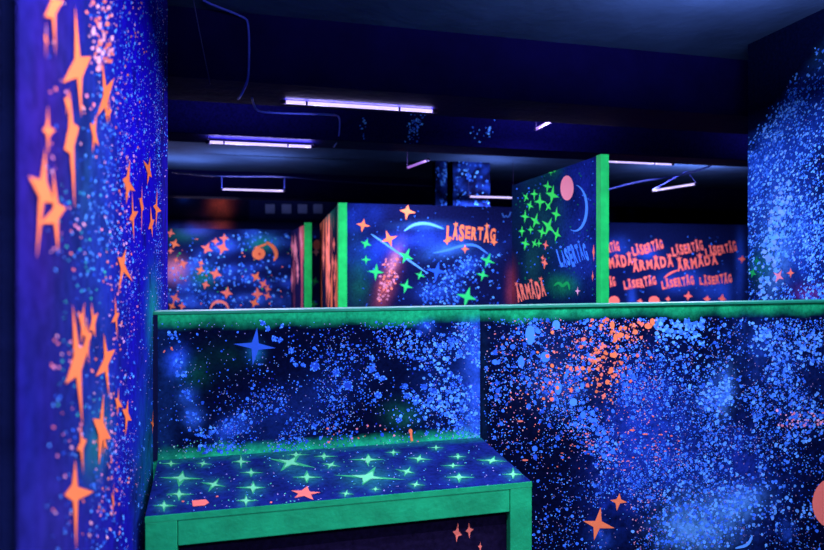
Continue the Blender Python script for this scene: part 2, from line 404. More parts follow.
def bl_d(x, y):
    n = nz((x * .028, y * .028, 3), 1)
    f = gauss(x, y, (325, 385, 85, 24, -30)) + 0.9 * gauss(x, y, (275, 428, 45, 18, 0)) + 1.1 * gauss(x, y, (472, 385, 20, 60, 0)) + .7 * gauss(x, y, (435, 392, 24, 30, 0)) + .4 * gauss(x, y, (455, 340, 30, 18, 0)) + .05
    return clamp(f) * clamp((n - .28) * 2.4)
RL = (156, 322, 482, 452)
bl.dots(2200, RL, bl_d, lambda: rnd.uniform(.4, .95), [BLUE, MID, MID, DEEP], sides=6)
bl.dots(200, RL, bl_d, lambda: rnd.uniform(1.0, 1.8), [BLUE, MID, (0.05, 0.25, 0.8)], sides=7)
bl.dots(330, RL, lambda x, y: bl_d(x, y) * clamp((x - 380) / 60), lambda: rnd.uniform(.8, 1.9), [SKY, MID], sides=7)
bl.dots(1500, RL, lambda x, y: .15 + bl_d(x, y), lambda: rnd.uniform(.3, .6), [PALE, SKY, (0.3, 0.5, 0.7)], sides=5)
bl.dots(130, (156, 425, 480, 460), lambda x, y: clamp((y - 425) / 25), lambda: rnd.uniform(.4, .9), [MINT, (.3, .8, .4)], sides=5)
bl.dots(16, (325, 425, 420, 445), None, lambda: rnd.uniform(.6, 1.4), [CORAL, PINK], sides=6)
bl.stroke([(411, 431), (411, 436), (412, 441)], 2.2, ORANGE, taper=False); bl.disc(410.5, 431, 2, 2.4, ORANGE, 8)
bl.dots(5, (163, 344, 173, 354), None, lambda: rnd.uniform(.7, 1.3), [CORAL], sides=6)
bl.build('panel', M_paint, wall)['label'] = 'left panel of the low wall, dark with scattered blue paint dots'

br = Painted((XS, YW + 0.012, 0), (1, 0, 0), (0, -1, 0))
br_g = [((700, 524, 21, 17, -15), (0.2, 0.8, 1.0), .9), ((738, 505, 15, 9, -25), (0.16, 0.7, 1.0), 1.1), ((722, 500, 44, 34, -30), (0.012, 0.06, 0.42), .9), ((680, 525, 7, 6, 0), SKY, .6),
        ((632, 450, 20, 46, 20), (0.015, 0.06, 0.42), .9), ((640, 400, 20, 26, 0), (0.012, 0.05, 0.34), .75), ((725, 395, 5, 14, 8), SKY, .7), ((712, 392, 8, 14, 20), MID, .6), ((765, 352, 14, 22, -35), BLUE, .5),
        ((742, 460, 10, 24, -15), (0.015, 0.05, 0.34), .8), ((790, 380, 40, 40, 0), (0.01, 0.04, 0.2), .6), ((555, 340, 40, 20, 0), (0.01, 0.035, 0.17), .6), ((560, 385, 20, 18, 0), (0.03, 0.1, 0.35), .6),
        ((786, 530, 5, 6, 0), BLUE, .9), ((706, 532, 4, 12, 0), SKY, .4), ((660, 445, 30, 30, 0), (0.012, 0.05, 0.3), .5), ((484, 400, 3, 60, 0), (0.005, 0.03, 0.05), .5), ((602, 538, 8, 8, 0), BLUE, .7)]
def br_fn(x, y, p):
    c = (0.0012, 0.003, 0.014); n = nz(p, 9.0); n2 = nz(p, 28.0)
    for g, col, a in br_g: c = mix(c, col, clamp(a * (.38 if g[2] > 30 else .6 if g[2] < 26 else 1.5) * gauss(x, y, g) * (0.1 + 0.8 * n + 0.9 * n2) ** 1.6))
    return mix(c, (0.010, 0.50, 0.12), green_edge(x, y, p, 1.19))
br.ground(0, XE - XS, ZF, 1.185, 0.012, br_fn); br.back(0.08, NIGHT)
RR = (484, 318, 900, 640)
def br_d(x, y):
    n = nz((x * .022, y * .022, 7), 1)
    f = .42 + .5 * gauss(x, y, (640, 430, 40, 60, 20)) + .6 * gauss(x, y, (770, 370, 70, 50, 0)) + .35 * gauss(x, y, (560, 360, 60, 50, 0)) + .5 * gauss(x, y, (690, 470, 60, 40, 0))
    f -= .33 * gauss(x, y, (560, 480, 34, 34, 0)) + .42 * gauss(x, y, (722, 345, 22, 28, 0)) + .3 * gauss(x, y, (790, 490, 26, 36, 0)) + .3 * gauss(x, y, (680, 380, 20, 20, 0)) + .3 * gauss(x, y, (590, 345, 20, 12, 0))
    return clamp(f * 1.1) ** 1.5 * clamp((n - .3) * 2.7)
br.dots(12000, RR, br_d, lambda: rnd.uniform(.35, .85), [BLUE, MID, MID, BLUE, SKY], sides=6)
br.dots(1000, RR, br_d, lambda: rnd.uniform(1.0, 1.8), [BLUE, MID, MID, (0.06, 0.28, 0.8)], sides=7)
br.dots(150, (490, 318, 640, 470), lambda x, y: br_d(x, y), lambda: rnd.uniform(1.6, 2.8), [MID, BLUE, (0.05, 0.25, 0.8)], sides=8, asp=.9)
br.dots(420, RR, lambda x, y: br_d(x, y) * clamp((x - 640) / 60), lambda: rnd.uniform(1.2, 2.4), [SKY, (0.06, 0.3, 0.85)], sides=7, asp=.75, tilt=.5)
br.dots(5200, RR, lambda x, y: .3 + br_d(x, y), lambda: rnd.uniform(.28, .55), [PALE, (.3, .3, .5), (.5, .36, .45), SKY], sides=5)
br.dots(140, (655, 318, 704, 365), lambda x, y: math.exp(-((y - 326 - .0 * x) / 14) ** 2), lambda: rnd.uniform(1, 2.3), [SKY, MID], sides=7)
for cx, cy, sx, sy, rt, n in ((765, 335, 12, 4, 40, 60), (775, 360, 16, 5, 45, 60), (725, 390, 5, 14, 0, 60), (712, 398, 6, 10, 0, 50), (800, 345, 5, 16, 0, 50), (815, 350, 5, 14, 0, 40), (700, 522, 28, 18, -15, 260), (738, 503, 20, 10, -20, 120), (770, 508, 16, 8, 20, 40), (805, 515, 6, 6, 0, 14), (760, 470, 8, 4, -40, 14), (608, 455, 6, 10, 0, 18), (800, 420, 20, 14, 0, 60)):
    br.dots(n, (cx - 3 * sx, cy - 3 * sx, cx + 3 * sx, cy + 3 * sx), lambda x, y: gauss(x, y, (cx, cy, sx, sy, rt)) if y > 321 else 0, lambda: rnd.uniform(.7, 1.9), [SKY, (0.14, 0.5, 0.9), MID], sides=7)
for x, y, rx, ry in ((530, 335, 5, 10), (521, 362, 3.5, 6), (545, 357, 5, 5.5), (558, 388, 3.5, 7), (573, 402, 4, 4), (583, 415, 3, 4), (592, 358, 3.5, 3.5), (556, 325, 4, 5)):
    br.disc(x, y, rx, ry, mix(MID, SKY, rnd.random() * .5), 10, .0021)
def or_d(x, y):
    return clamp(gauss(x, y, (645, 322, 10, 5, -35)) * 1.2 + gauss(x, y, (617, 331, 16, 6, 25)) + .9 * gauss(x, y, (608, 365, 14, 14, 40)) + .5 * gauss(x, y, (570, 378, 30, 10, -20)) + .35 * gauss(x, y, (580, 345, 20, 10, 0)) + .5 * gauss(x, y, (606, 388, 5, 10, 0)))
br.dots(110, (530, 319, 655, 410), or_d, lambda: rnd.uniform(.9, 2.2), [ORANGE, CORAL], sides=8, lift=(.0022, .0028))
br.dots(420, (500, 319, 660, 420), lambda x, y: or_d(x, y) + .06, lambda: rnd.uniform(.35, .9), [ORANGE, CORAL, PINK], sides=6, lift=(.0022, .0028))
br.dots(360, (484, 325, 660, 470), lambda x, y: clamp((nz((x * .03, y * .03, 2), 1) - .35) * 3), lambda: rnd.uniform(.35, .8), [CORAL, PINK, (.8, .45, .3)], sides=5)
br.dots(90, (560, 430, 680, 470), None, lambda: rnd.uniform(.35, .8), [CORAL, PINK], sides=5, asp=2)
br.dots(60, (630, 485, 665, 560), None, lambda: rnd.uniform(.4, .9), [PINK, (.8, .5, .5)], sides=5)
br.dots(50, (770, 410, 824, 428), lambda x, y: clamp(.2 + (x - 780) / 60), lambda: rnd.uniform(.5, 1.6), [PINK, (.9, .5, .5)], sides=6)
for x, y in ((632, 430), (645, 434), (525, 460), (520, 421)): br.disc(x, y, 3, .9, CORAL, 8, .0024)
for x, y in ((652, 322), (648, 326), (612, 325), (615, 338), (620, 335), (635, 332), (614, 355), (611, 370), (607, 382)):
    br.disc(x, y, rnd.uniform(2, 4), rnd.uniform(2.5, 5), ORANGE, 8, .0027)
br.star(597, 524, 15, 16, 12, ORANGE, .3, jit=.2); br.star(618, 501, 10, 9, 8, ORANGE, .33, jit=.2)
br.disc(832, 503, 20, 25, (1, .26, .13), 30, .0028)
br.stroke([(735, 548), (748, 545), (752, 535)], 3, SKY)
br.build('panel', M_paint, wall)['label'] = 'right panel of the low wall, covered in blue and orange spatter'
MB().box(-0.592, XE, YW - 0.006, YW + 0.095, 1.185, 1.2).build('cap_rail', M_greendark, wall, bevel=0.003)
MB().box(-0.592, -0.572, YW - 0.012, YW, BT, 1.185).build('corner_strip', M_dark, wall)

# ------------------------------------------------------------------ the bench box
XB0, XB1, YB0, YB1 = -0.487, 1.033, 2.245, 2.884
def leftx(y): return XB0 - 0.13 * (y - YB0)
bench = tag(empty('bench_box', (0.27, 2.56, ZF)), 'low box bench with green framed front and starry blue top against the low wall', 'bench')
stars = [(171, 464, 11, 5, 0), (203, 464, 11, 5, 10), (241, 462, 11, 9, 0), (251, 473, 14, 5, 0), (181, 478.5, 24, 9, 5), (214, 485, 16, 8, 20), (253, 488, 17, 9, 0), (179, 494.6, 15, 9, 0), (164, 506, 12, 8, 0), (246, 501, 12, 9, 0),
         (307, 477.6, 19, 8, 0), (324, 456.7, 14, 5, 0), (331, 465.4, 13, 6, 20), (368, 460, 20, 8, 0), (346, 494, 9, 5, 10), (375.5, 489.7, 8, 4, 0), (393.4, 452.8, 9, 4, 0), (407, 472, 12, 7, 20), (419, 459, 14, 6, 10), (415.7, 485, 11, 5, 10),
         (453, 466, 12, 4, 0), (459, 477.6, 17, 6, 0), (458, 457, 11, 4, 0), (492, 461, 16, 5, 10), (513, 474.7, 12, 7, 0), (436, 448, 10, 4, 0), (290, 463, 26, 12, 25), (368, 477.6, 37, 12, 12), (296, 455, 14, 5, 0)]
bt = Painted((0, 0, BT), (1, 0, 0), (0, 0, 1))
def bt_fn(x, y, p):
    n = nz(p, 8.0); c = mix((0.008, 0.022, 0.13), (0.005, 0.012, 0.07), clamp(n * 1.2 - .2))
    e = clamp(1 - (YB1 - p.y) / .09) * (.3 + .7 * n); c = mix(c, (0.008, 0.2, 0.1), e)
    for sx, sy, a, b, r in stars:
        if abs(x - sx) < 60 and abs(y - sy) < 40: c = mix(c, (0.02, 0.30, 0.15), .6 * gauss(x, y, (sx, sy, a * .42, b * .5, 0)))
    return c
# the board's left side follows the slanting pillar, so its grid rows are sheared to it
def bt_inside(a, b):
    y = b; x0 = leftx(y); return x0 + (a - XB0) * (XB1 - x0) / (XB1 - XB0)
bt.ground(XB0, XB1, YB0, YB1, 0.011, bt_fn, bt_inside)
bt.ext = (-0.6, XB1, YB0, YB1)
for sx, sy, a, b, r in stars:
    bt.star(sx, sy, a * .92, b * .85, r, (0.04, 0.50, 0.13), .22, lift=.0016, jit=.2)
    bt.star(sx, sy, a * .45, b * .5, r + 4, (0.18, 0.88, 0.27), .36, lift=.0024)
bt.star(305, 494, 17, 7, 8, (1, .24, .12), .4, 5); bt.poly([(192, 501), (206, 500), (209, 503), (205, 506), (193, 507)], (1, .24, .12), .0026)
for x, y in ((183, 502), (217, 497), (271, 503)): bt.disc(x, y, 1.4, .8, CORAL, 7)
bt.dots(420, (150, 445, 530, 512), None, lambda: rnd.uniform(.25, .6), [MINT, SKY, PALE, (.05, .4, .3)], sides=5, asp=1.5)
bt.ext = (XB0, XB1, YB0, YB1)
bt.back(0.02, (0.01, 0.03, 0.12), bt_inside)
bt.build('seat_top', M_paint, bench)
ZR = BT - 0.021
MB().box(XB0 + 0.112, XB1 - 0.1, YB0, YB0 + 0.04, BT - 0.118, ZR).build('front_rail', M_green, bench, bevel=0.003)
MB().box(XB0, XB0 + 0.11, YB0 - 0.002, YB0 + 0.04, ZF, ZR).build('post', M_green, bench, bevel=0.003)
MB().box(XB1 - 0.098, XB1, YB0 - 0.002, YB0 + 0.04, ZF, ZR).build('post', M_green, bench, bevel=0.003)
MB().box(XB0, XB1, YB0 - 0.003, YB0 + 0.002, ZR, BT + 0.001).build('edge_strip', M_green, bench)
MB().box(XB1 - 0.02, XB1, YB0 + 0.041, YB1, ZF, ZR).build('side_panel', M_board, bench)
fp = Painted((XB0, YB0 + 0.045, 0), (1, 0, 0), (0, -1, 0))
fp.ground(0.08, 1.47, ZF, ZR - .001, 0.05, lambda x, y, p: (0.008, 0.006, 0.018)); fp.back(0.012, NIGHT)
for a in ((457, 533, 5, 10, 10), (469, 530, 4, 9, -6), (480, 546, 2, 6, 0)): fp.star(*a[:4], a[4], CORAL, .35, 4, jit=.3)
fp.build('front_panel', M_paint, bench)

# ------------------------------------------------------------------ right pillar
rp_ = tag(empty('painted_pillar', (3.8, 2.6, ZF)), 'broad dark pillar at the right edge sprayed with dense blue spatter', 'pillar')
rp = Painted((3.4, 3.6, 0), (0, -1, 0), (-1, 0, 0))
def rmask(x, y):
    lim = 140 - (x - 747) * 1.4 + 26 * (nz((x * .05, y * .05, 4), 1) - .5)
    return clamp((y - lim) / 30)
rg = [((765, 160, 18, 50, 20), (0.015, 0.09, 0.45), .9), ((775, 215, 7, 26, 8), (0.05, 0.2, 0.5), .8), ((790, 245, 22, 40, 0), (0.012, 0.06, 0.34), .8), ((805, 130, 16, 50, 20), (0.01, 0.05, 0.28), .8), ((760, 268, 6, 10, 0), (0.01, .2, .08), .6),
      ((782, 262, 6, 22, 15), SKY, .4), ((800, 225, 8, 20, 10), BLUE, .6), ((806, 294, 10, 6, 0), (.25, .05, .3), .5), ((812, 50, 10, 14, 0), (0.02, .10, .06), .4), ((770, 250, 6, 16, 0), (0.01, .16, .12), .4)]
def rp_fn(x, y, p):
    c = (0.0015, 0.004, 0.02); n = nz(p, 9); k = rmask(x, y)
    for g, col, a in rg: c = mix(c, col, k * clamp(.95 * a * gauss(x, y, g) * (.3 + 1.3 * n)))
    return c
rp.ground(0, 2.2, ZF, ZC, 0.02, rp_fn); rp.back(0.75, NIGHT)
def rdn(x, y): return rmask(x, y) * clamp((nz((x * .03, y * .02, 6), 1) - .2) * 2) * (1 - .55 * gauss(x, y, (756, 285, 8, 40, 0))) * clamp((x - 744) / 6)
rp.dots(9000, (747, -60, 1180, 420), rdn, lambda: rnd.uniform(.5, 1.3), [BLUE, MID, MID, DEEP], sides=6, asp=.6, tilt=.5)
rp.dots(4200, (747, -60, 1180, 420), rdn, lambda: rnd.uniform(.9, 1.9), [SKY, MID, (0.07, 0.3, .8)], sides=7, asp=.6, tilt=.5)
rp.dots(2600, (747, 20, 840, 310), rdn, lambda: rnd.uniform(.5, 1.2), [BLUE, MID, SKY], sides=6, asp=.6, tilt=.5)
rp.dots(1000, (747, 20, 840, 310), rdn, lambda: rnd.uniform(.9, 1.8), [SKY, MID, (0.2, 0.6, 1.0)], sides=7, asp=.6, tilt=.5)
rp.dots(1500, (747, -60, 1180, 420), lambda x, y: rmask(x, y), lambda: rnd.uniform(.3, .6), [SKY, PALE], sides=5)
rp.dots(160, (760, 180, 800, 300), lambda x, y: gauss(x, y, (776, 235, 6, 40, 12)), lambda: rnd.uniform(1, 2.6), [SKY, (.2, .5, .85)], sides=7)
rp.star(779, 276, 6, 7, 30, PINK, .35); rp.star(791, 273, 4, 5, 0, CORAL, .35)
rp.star(753, 273, 4, 6, 20, GREEN, .35); rp.star(757, 261, 3, 5, 0, DGREEN, .35)
rp.build('painted_face', M_paint, rp_)

# ------------------------------------------------------------------ standing partitions
ZP = 2.2
def post(x0, x1, y0, y1, parent, z1=ZP + 0.005):
    o = MB().box(x0, x1, y0, y1, ZF, z1).build('end_post', M_post, parent, bevel=0.004); o['label'] = 'bright green end post'
# the near slanting partition with the green star stencils
p1 = tag(empty('partition_panel', (2.22, 4.4, ZF)), 'partition seen edge-on with green stencil stars, pink planet and green end post', 'partition')
g1 = Painted((2.2, 5.234, 0), (0, -1, 0), (-1, 0, 0))
g1g = [((585, 190, 16, 30, 0), (0.012, 0.03, 0.26), .9), ((545, 215, 16, 30, 0), (0.006, 0.06, 0.05), .6), ((553, 168, 5, 6, 0), DGREEN, .5), ((580, 255, 14, 22, 0), (0.012, 0.04, 0.25), .7), ((533, 265, 6, 18, 0), (.008, .08, .05), .5),
       ((512, 290, 3, 14, 0), (.3, .04, .03), .6), ((563, 285, 8, 6, 0), GREEN, .6), ((575, 200, 6, 14, 0), NIGHT, .7)]
def g1_fn(x, y, p):
    c = (0.002, 0.007, 0.03); n = nz(p, 6)
    for g, col, a in g1g: c = mix(c, col, clamp(a * gauss(x, y, g) * (.4 + 1.2 * n)))
    return c
g1.ground(0, 5.234 - 3.69, ZF, ZP, 0.025, g1_fn); g1.back(0.04, NIGHT)
for (x, y, r, k) in ((85, 185, 16, 30), (112, 175, 18, 0), (155, 150, 20, 8), (98, 212, 18, 20), (130, 200, 26, 0), (170, 178, 30, 12), (82, 248, 22, 5), (115, 262, 26, 25), (158, 280, 32, 30), (157, 215, 18, 40), (183, 240, 22, 10), (72, 295, 16, 0), (100, 290, 14, 0), (137, 298, 20, 15), (185, 305, 22, 20), (83, 335, 20, 10), (112, 335, 16, 30), (127, 335, 14, 0), (165, 105, 10, 0), (178, 100, 8, 0)):
    g1.star(500 + x / 3.2375, 140 + y / 3.2375, r / 3.2375 * .72, r / 3.2375 * 1.1, k, (0.05, .95, .09), .3)
g1.disc(567.3, 188, 6.6, 12.5, (1, .36, .3), 22)
cr = [(575 + 12 * math.cos(t), 208 + 23 * math.sin(t)) for t in [math.radians(q) for q in range(-82, 118, 8)]]
g1.stroke(cr, 2.8, (0.08, .36, .8))
g1.text('LASERTAG', 573, 255, 30, 20, 16, (0.06, .3, .95), shear=0)
g1.text('ARMADA', 531, 291, 30, 18, 12, CORAL)
for x, y, r in ((546, 245, 4), (545, 263, 5), (543, 258, 3)): g1.star(x, y, r * .7, r * 1.2, 10, CORAL, .35)
g1.star(578, 291, 2.5, 5, 0, (.9, .5, .5), .3); g1.star(594, 252, 1.2, 9, 0, CORAL, .5); g1.star(593, 276, 1, 6, 0, CORAL, .5)
g1.stroke([(554, 286), (559, 282), (563, 287), (568, 281), (570, 290)], 3, GREEN)
g1.dots(160, (516, 160, 596, 300), None, lambda: rnd.uniform(.4, .9), [BLUE, MID, DGREEN], sides=5)
g1.build('panel', M_paint, p1)
post(2.195, 2.262, 3.63, 3.69, p1)

# the middle partition
p2 = tag(empty('partition_panel', (1.9, 7.22, ZF)), 'middle partition facing us with orange lettering and green stars beside its green post', 'partition')
g2 = Painted((0.80, 7.2, 0), (1, 0, 0), (0, -1, 0))
g2g = [((395, 245, 34, 7, -12), (0.015, 0.06, 0.42), .9), ((420, 240, 30, 5, -6), (0.02, 0.08, 0.45), .8), ((358, 215, 14, 10, -25), (0.012, 0.05, 0.34), .8), ((372, 262, 14, 10, 0), (0.01, 0.04, 0.3), .7), ((388, 280, 5, 18, 20), (.5, .10, .08), 1), ((393, 264, 3, 8, 20), (.7, .35, .4), .7),
       ((358, 280, 8, 22, 0), (.006, .12, .05), .7), ((445, 250, 16, 5, -10), (0.05, .25, .7), .7), ((437, 292, 16, 6, 0), (0.02, .1, .5), .7), ((470, 265, 22, 5, -30), (0.02, .1, .5), .6), ((425, 226, 18, 3, 0), (0.04, .2, .55), .6), ((511, 290, 3, 12, 0), (.4, .06, .05), .6)]
def g2_fn(x, y, p):
    c = (0.004, 0.007, 0.035); n = nz(p, 4)
    for g, col, a in g2g: c = mix(c, col, clamp(.75 * a * gauss(x, y, g) * (.2 + 1.4 * n)))
    return c
g2.ground(0, 2.26, ZF, ZP, 0.03, g2_fn); g2.back(0.05, NIGHT)
g2.stroke([(404, 231), (414, 224), (428, 223), (444, 229)], 3, SKY); g2.stroke([(371, 234), (390, 247), (427, 273)], 2.2, (0.1, .4, .7))
g2.stroke([(433, 253), (445, 251), (460, 246), (475, 244), (488, 254)], 2.6, (0.06, .28, .75))
g2.star(437, 271, 12, 11, 10, (0.02, .12, .6), .25)
for x, y, r, k in ((407, 211.5, 8.5, 8), (363, 225, 7, 10), (389, 239, 8.5, -20), (465, 249, 4.5, 0)): g2.star(x, y, r, r, k, ORANGE, .33)
for x, y, r, k in ((366, 243.6, 6, 20), (366, 259.6, 5, 0), (376, 272, 8, 5), (406, 256, 8, 25), (420, 275, 5, 20), (406, 286, 7, 15), (487.5, 260.6, 8, 20), (482.6, 275, 6.5, 12), (467, 297, 11, 15)): g2.star(x, y, r, r, k, (0.03, .8, .13), .3)
g2.text('LASERTAG', 471, 233.5, 50, 15, -3, ORANGE)
for x, y in ((447, 241), (494, 242)): g2.star(x, y, 4, 4.5, 0, ORANGE, .4)
g2.dots(320, (420, 255, 500, 304), lambda x, y: clamp(gauss(x, y, (437, 293, 16, 8, 0)) + gauss(x, y, (465, 268, 20, 6, -35)) + .1), lambda: rnd.uniform(.5, 1.3), [MID, SKY, BLUE], sides=6)
g2.dots(240, (350, 205, 530, 350), None, lambda: rnd.uniform(.4, .8), [BLUE, MID], sides=5)
g2.dots(90, (378, 255, 398, 302), lambda x, y: gauss(x, y, (387, 280, 5, 16, 18)), lambda: rnd.uniform(.6, 1.5), [(.7, .3, .3), CORAL], sides=6)
g2.stroke([(502, 213), (504, 218), (506, 215), (508, 218), (511, 212)], 1.2, (.03, .12, .3), taper=False)
g2.build('panel', M_paint, p2)
# its side wing running back from the post
g3 = Painted((0.70, 10.9, 0), (0, -1, 0), (-1, 0, 0))
def g3_fn(x, y, p):
    n = nz((p.y * 2.6, p.z * .5, 2), 1.6); c = (0.006, 0.010, 0.03)
    c = mix(c, (.01, .14, .07), .6 * gauss(x, y, (330, 215, 8, 10, 0)))
    return mix(c, (.85, .2, .06), clamp((n - .54) * 9) * clamp((y - 212) / 12))
g3.ground(0, 3.6, ZF, ZP, 0.04, g3_fn); g3.back(0.05, NIGHT)
for i in range(16):
    g3.star(rnd.uniform(320, 337), rnd.uniform(232, 300), 1.4, rnd.uniform(8, 18), 0, CORAL, .5)
g3.build('side_wing', M_paint, p2)['label'] = 'side wing with streaky orange paint'
post(0.69, 0.80, 7.19, 7.29, p2)

# small partition further back
p3 = tag(empty('partition_panel', (0.35, 11.2, ZF)), 'narrow far partition with green end post and red streaks, left of the middle partition', 'partition')
d3 = Vector((0.24, -2.3, 0)); n3 = Vector((-2.3, -0.24, 0))
g4 = Painted((0.19, 12.55, 0), d3, n3)
g4.ground(0, 2.25, ZF, ZP - .05, 0.07, lambda x, y, p: mix((0.012, 0.012, 0.05), (.75, .16, .12), clamp((nz((p.y * 1.3, p.z * .4, 5), 1.5) - .48) * 5)))
g4.back(0.05, NIGHT)
for i in range(9): g4.star(rnd.uniform(292, 302), rnd.uniform(236, 300), 1.3, rnd.uniform(7, 16), 0, (.9, .3, .25), .5)
g4.build('panel', M_paint, p3)
post(0.385, 0.515, 10.22, 10.31, p3, 2.17)

# far left partition
p4 = tag(empty('partition_panel', (-1.2, 12.62, ZF)), 'far left partition with many small orange stars and a ringed planet', 'partition')
g5 = Painted((-3.4, 12.6, 0), (1, 0, 0), (0, -1, 0))
hz = [(245, 238, 22, 5, -20), (200, 262, 26, 5, -30), (235, 278, 40, 4, 5), (185, 300, 22, 4, 10), (245, 268, 26, 4, -10), (270, 240, 20, 5, 0), (190, 285, 16, 4, -30), (265, 300, 24, 4, 0), (215, 300, 20, 4, 20)]
def g5_fn(x, y, p):
    c = (0.005, 0.01, 0.055); n = nz(p, 3)
    for i, g in enumerate(hz): c = mix(c, (0.03, .12, .5) if i % 2 else (.02, .08, .4), clamp(.65 * gauss(x, y, g) * (2 * n) ** 2))
    for g, col in (((183, 234, 12, 5, 0), (.008, .12, .06)), ((203, 277, 8, 6, 0), (.01, .2, .07)), ((263, 243, 9, 5, 0), (.01, .3, .08)), ((174, 270, 7, 7, 0), (.85, .32, .35)), ((195, 230, 10, 4, 0), (.05, .1, .4))):
        c = mix(c, col, .9 * gauss(x, y, g))
    return c
g5.ground(0, 4.4, ZF, ZP - .02, 0.045, g5_fn); g5.back(0.05, NIGHT)
for x, y, r in ((174.6, 243.8, 5), (170.6, 233, 4), (170.6, 251, 3), (206.8, 248.5, 6), (215.5, 241.4, 4), (224, 238, 4.5), (222.6, 248, 6.5), (176, 260, 3), (183, 264, 5), (200.6, 270, 4.5), (215.5, 273.8, 6), (205.6, 284.7, 4), (227, 293, 6), (175, 298, 5), (182, 306, 4), (256, 277, 5), (263.5, 284, 4.5), (257.6, 294, 6), (267.5, 288.7, 3.5), (267.5, 296, 4), (254.5, 303, 5), (201, 263, 3), (172, 306, 4)):
    g5.star(x, y, r * 1.1, r * 1.1, rnd.uniform(-20, 30), rnd.choice([ORANGE, CORAL, CORAL]), .4)
g5.disc(258.7, 253.7, 6.6, 6, ORANGE); g5.disc(259.5, 254, 1.3, 1.2, (.6, .02, .02), 8, .0034)
g5.stroke([(266, 242), (273, 246), (277, 254), (274, 261)], 4, ORANGE); g5.stroke([(254, 248), (262, 246), (268, 243)], 2, ORANGE)
g5.stroke([(210, 310), (213, 303), (219, 301), (226, 303), (229, 310)], 3, (1, .3, .15))
g5.star(315, 281, 4.5, 5, 15, (.03, .7, .12), .35); g5.star(314, 304, 4, 4, 0, (.03, .7, .12), .35); g5.disc(317, 245, 4, 5, CORAL); g5.star(316, 252, 4, 5, 0, (.9, .35, .25), .4)
g5.dots(420, (168, 232, 320, 340), lambda x, y: clamp(sum(gauss(x, y, g) for g in hz) + .05), lambda: rnd.uniform(.5, 1.4), [MID, SKY, BLUE], sides=6)
g5.dots(90, (168, 236, 300, 340), None, lambda: rnd.uniform(.5, 1.0), [CORAL, GREEN], sides=6)
g5.build('panel', M_paint, p4)

# far right partition with the repeated lettering
p5 = tag(empty('partition_panel', (6.9, 9.42, ZF)), 'far right partition covered with rows of repeated orange-red lettering', 'partition')
g6 = Painted((4.4, 9.4, 0), (1, 0, 0), (0, -1, 0))
def g6_fn(x, y, p):
    c = (0.003, 0.007, 0.036); n = nz(p, 3)
    for g in ((615, 247, 8, 6, -20), (645, 252, 10, 5, 0), (725, 290, 4, 10, 0), (632, 296, 3, 8, 0), (715, 290, 10, 8, 0), (740, 265, 3, 25, 0), (680, 280, 16, 8, 0)):
        c = mix(c, (.015, .07, .36), clamp(.7 * gauss(x, y, g) * (.3 + 1.4 * n)))
    return c
g6.ground(0, 4.75, ZF, ZP, 0.05, g6_fn); g6.back(0.05, NIGHT)
RED = (1.0, .20, .10)
def t6(b, x, y, w, h, r): g6.text(b, 600 + x / 5.15, 215 + y / 5.15, w / 5.15, h / 5.15, r, RED)
for x, y, w, r in ((40, 172, 120, 12), (245, 170, 165, 13), (450, 172, 165, 13), (622, 178, 165, 12)): t6('LASERTAG', x, y, w, 52, r)
for x, y, w, r in ((75, 245, 190, 10), (272, 252, 215, 7), (500, 243, 215, 9)): t6('ARMADA', x, y, w, 56, r)
for x, y, w, r in ((15, 352, 130, 10), (205, 350, 170, 10), (400, 348, 170, 10), (595, 334, 168, 6)): t6('LASERTAG', x, y, w, 46, r)
g6.disc(614, 301, 5.5, 5, RED); g6.disc(654, 301, 5.5, 5, RED)
for x, y, r in ((688, 296, 4.5), (707, 299, 4), (722, 299, 4.5), (640, 301, 3), (668, 299, 3), (742, 259, 4)): g6.star(x, y, r, r, 5, RED, .45)
g6.stroke([(664, 278), (670, 273), (678, 270)], 2, RED)
g6.dots(130, (606, 235, 800, 350), None, lambda: rnd.uniform(.4, .9), [BLUE, MID], sides=5)
g6.build('panel', M_paint, p5)

# ------------------------------------------------------------------ far spattered columns
def column(x0, x1, yy, name, label, cols, n, ytop, seed):
    t = Painted((x0, yy, 0), (1, 0, 0), (0, -1, 0))
    def fn(x, y, p):
        k = clamp((y - ytop - 14 * (nz((x * .2, seed, 0), 1) - .5)) / 10); nn = nz(p + Vector((seed, 0, 0)), 5)
        return mix((0.004, 0.006, 0.03), (0.012, 0.055, 0.3), k * clamp((nn - .42) * 2.6))
    t.ground(0, x1 - x0, ZF, ZC, 0.05, fn); t.back(min(0.5, x1 - x0), NIGHT)
    pa = proj(Vector((x0, yy, 2))); pb = proj(Vector((x1, yy, 2)))
    t.dots(n, (pa[0], ytop, pb[0], 206), lambda x, y: clamp((nz((x * .09, y * .06, seed), 1) - .3) * 2.5), lambda: rnd.uniform(.6, 1.6), cols, sides=7, asp=.8)
    tag(t.build(name, M_paint), label, 'column')
xa = [at(q, 180, Y=8.7).x for q in (435.5, 447, 453, 490)]
column(xa[0], xa[1], 8.7, 'spattered_column', 'slim blue spattered column behind the middle partition', [MID, SKY, BLUE], 70, 150, 2.0)
column(xa[2], xa[3], 8.7, 'spattered_column', 'wide blue spattered column behind the middle partition', [MID, SKY, BLUE], 110, 146, 5.0)

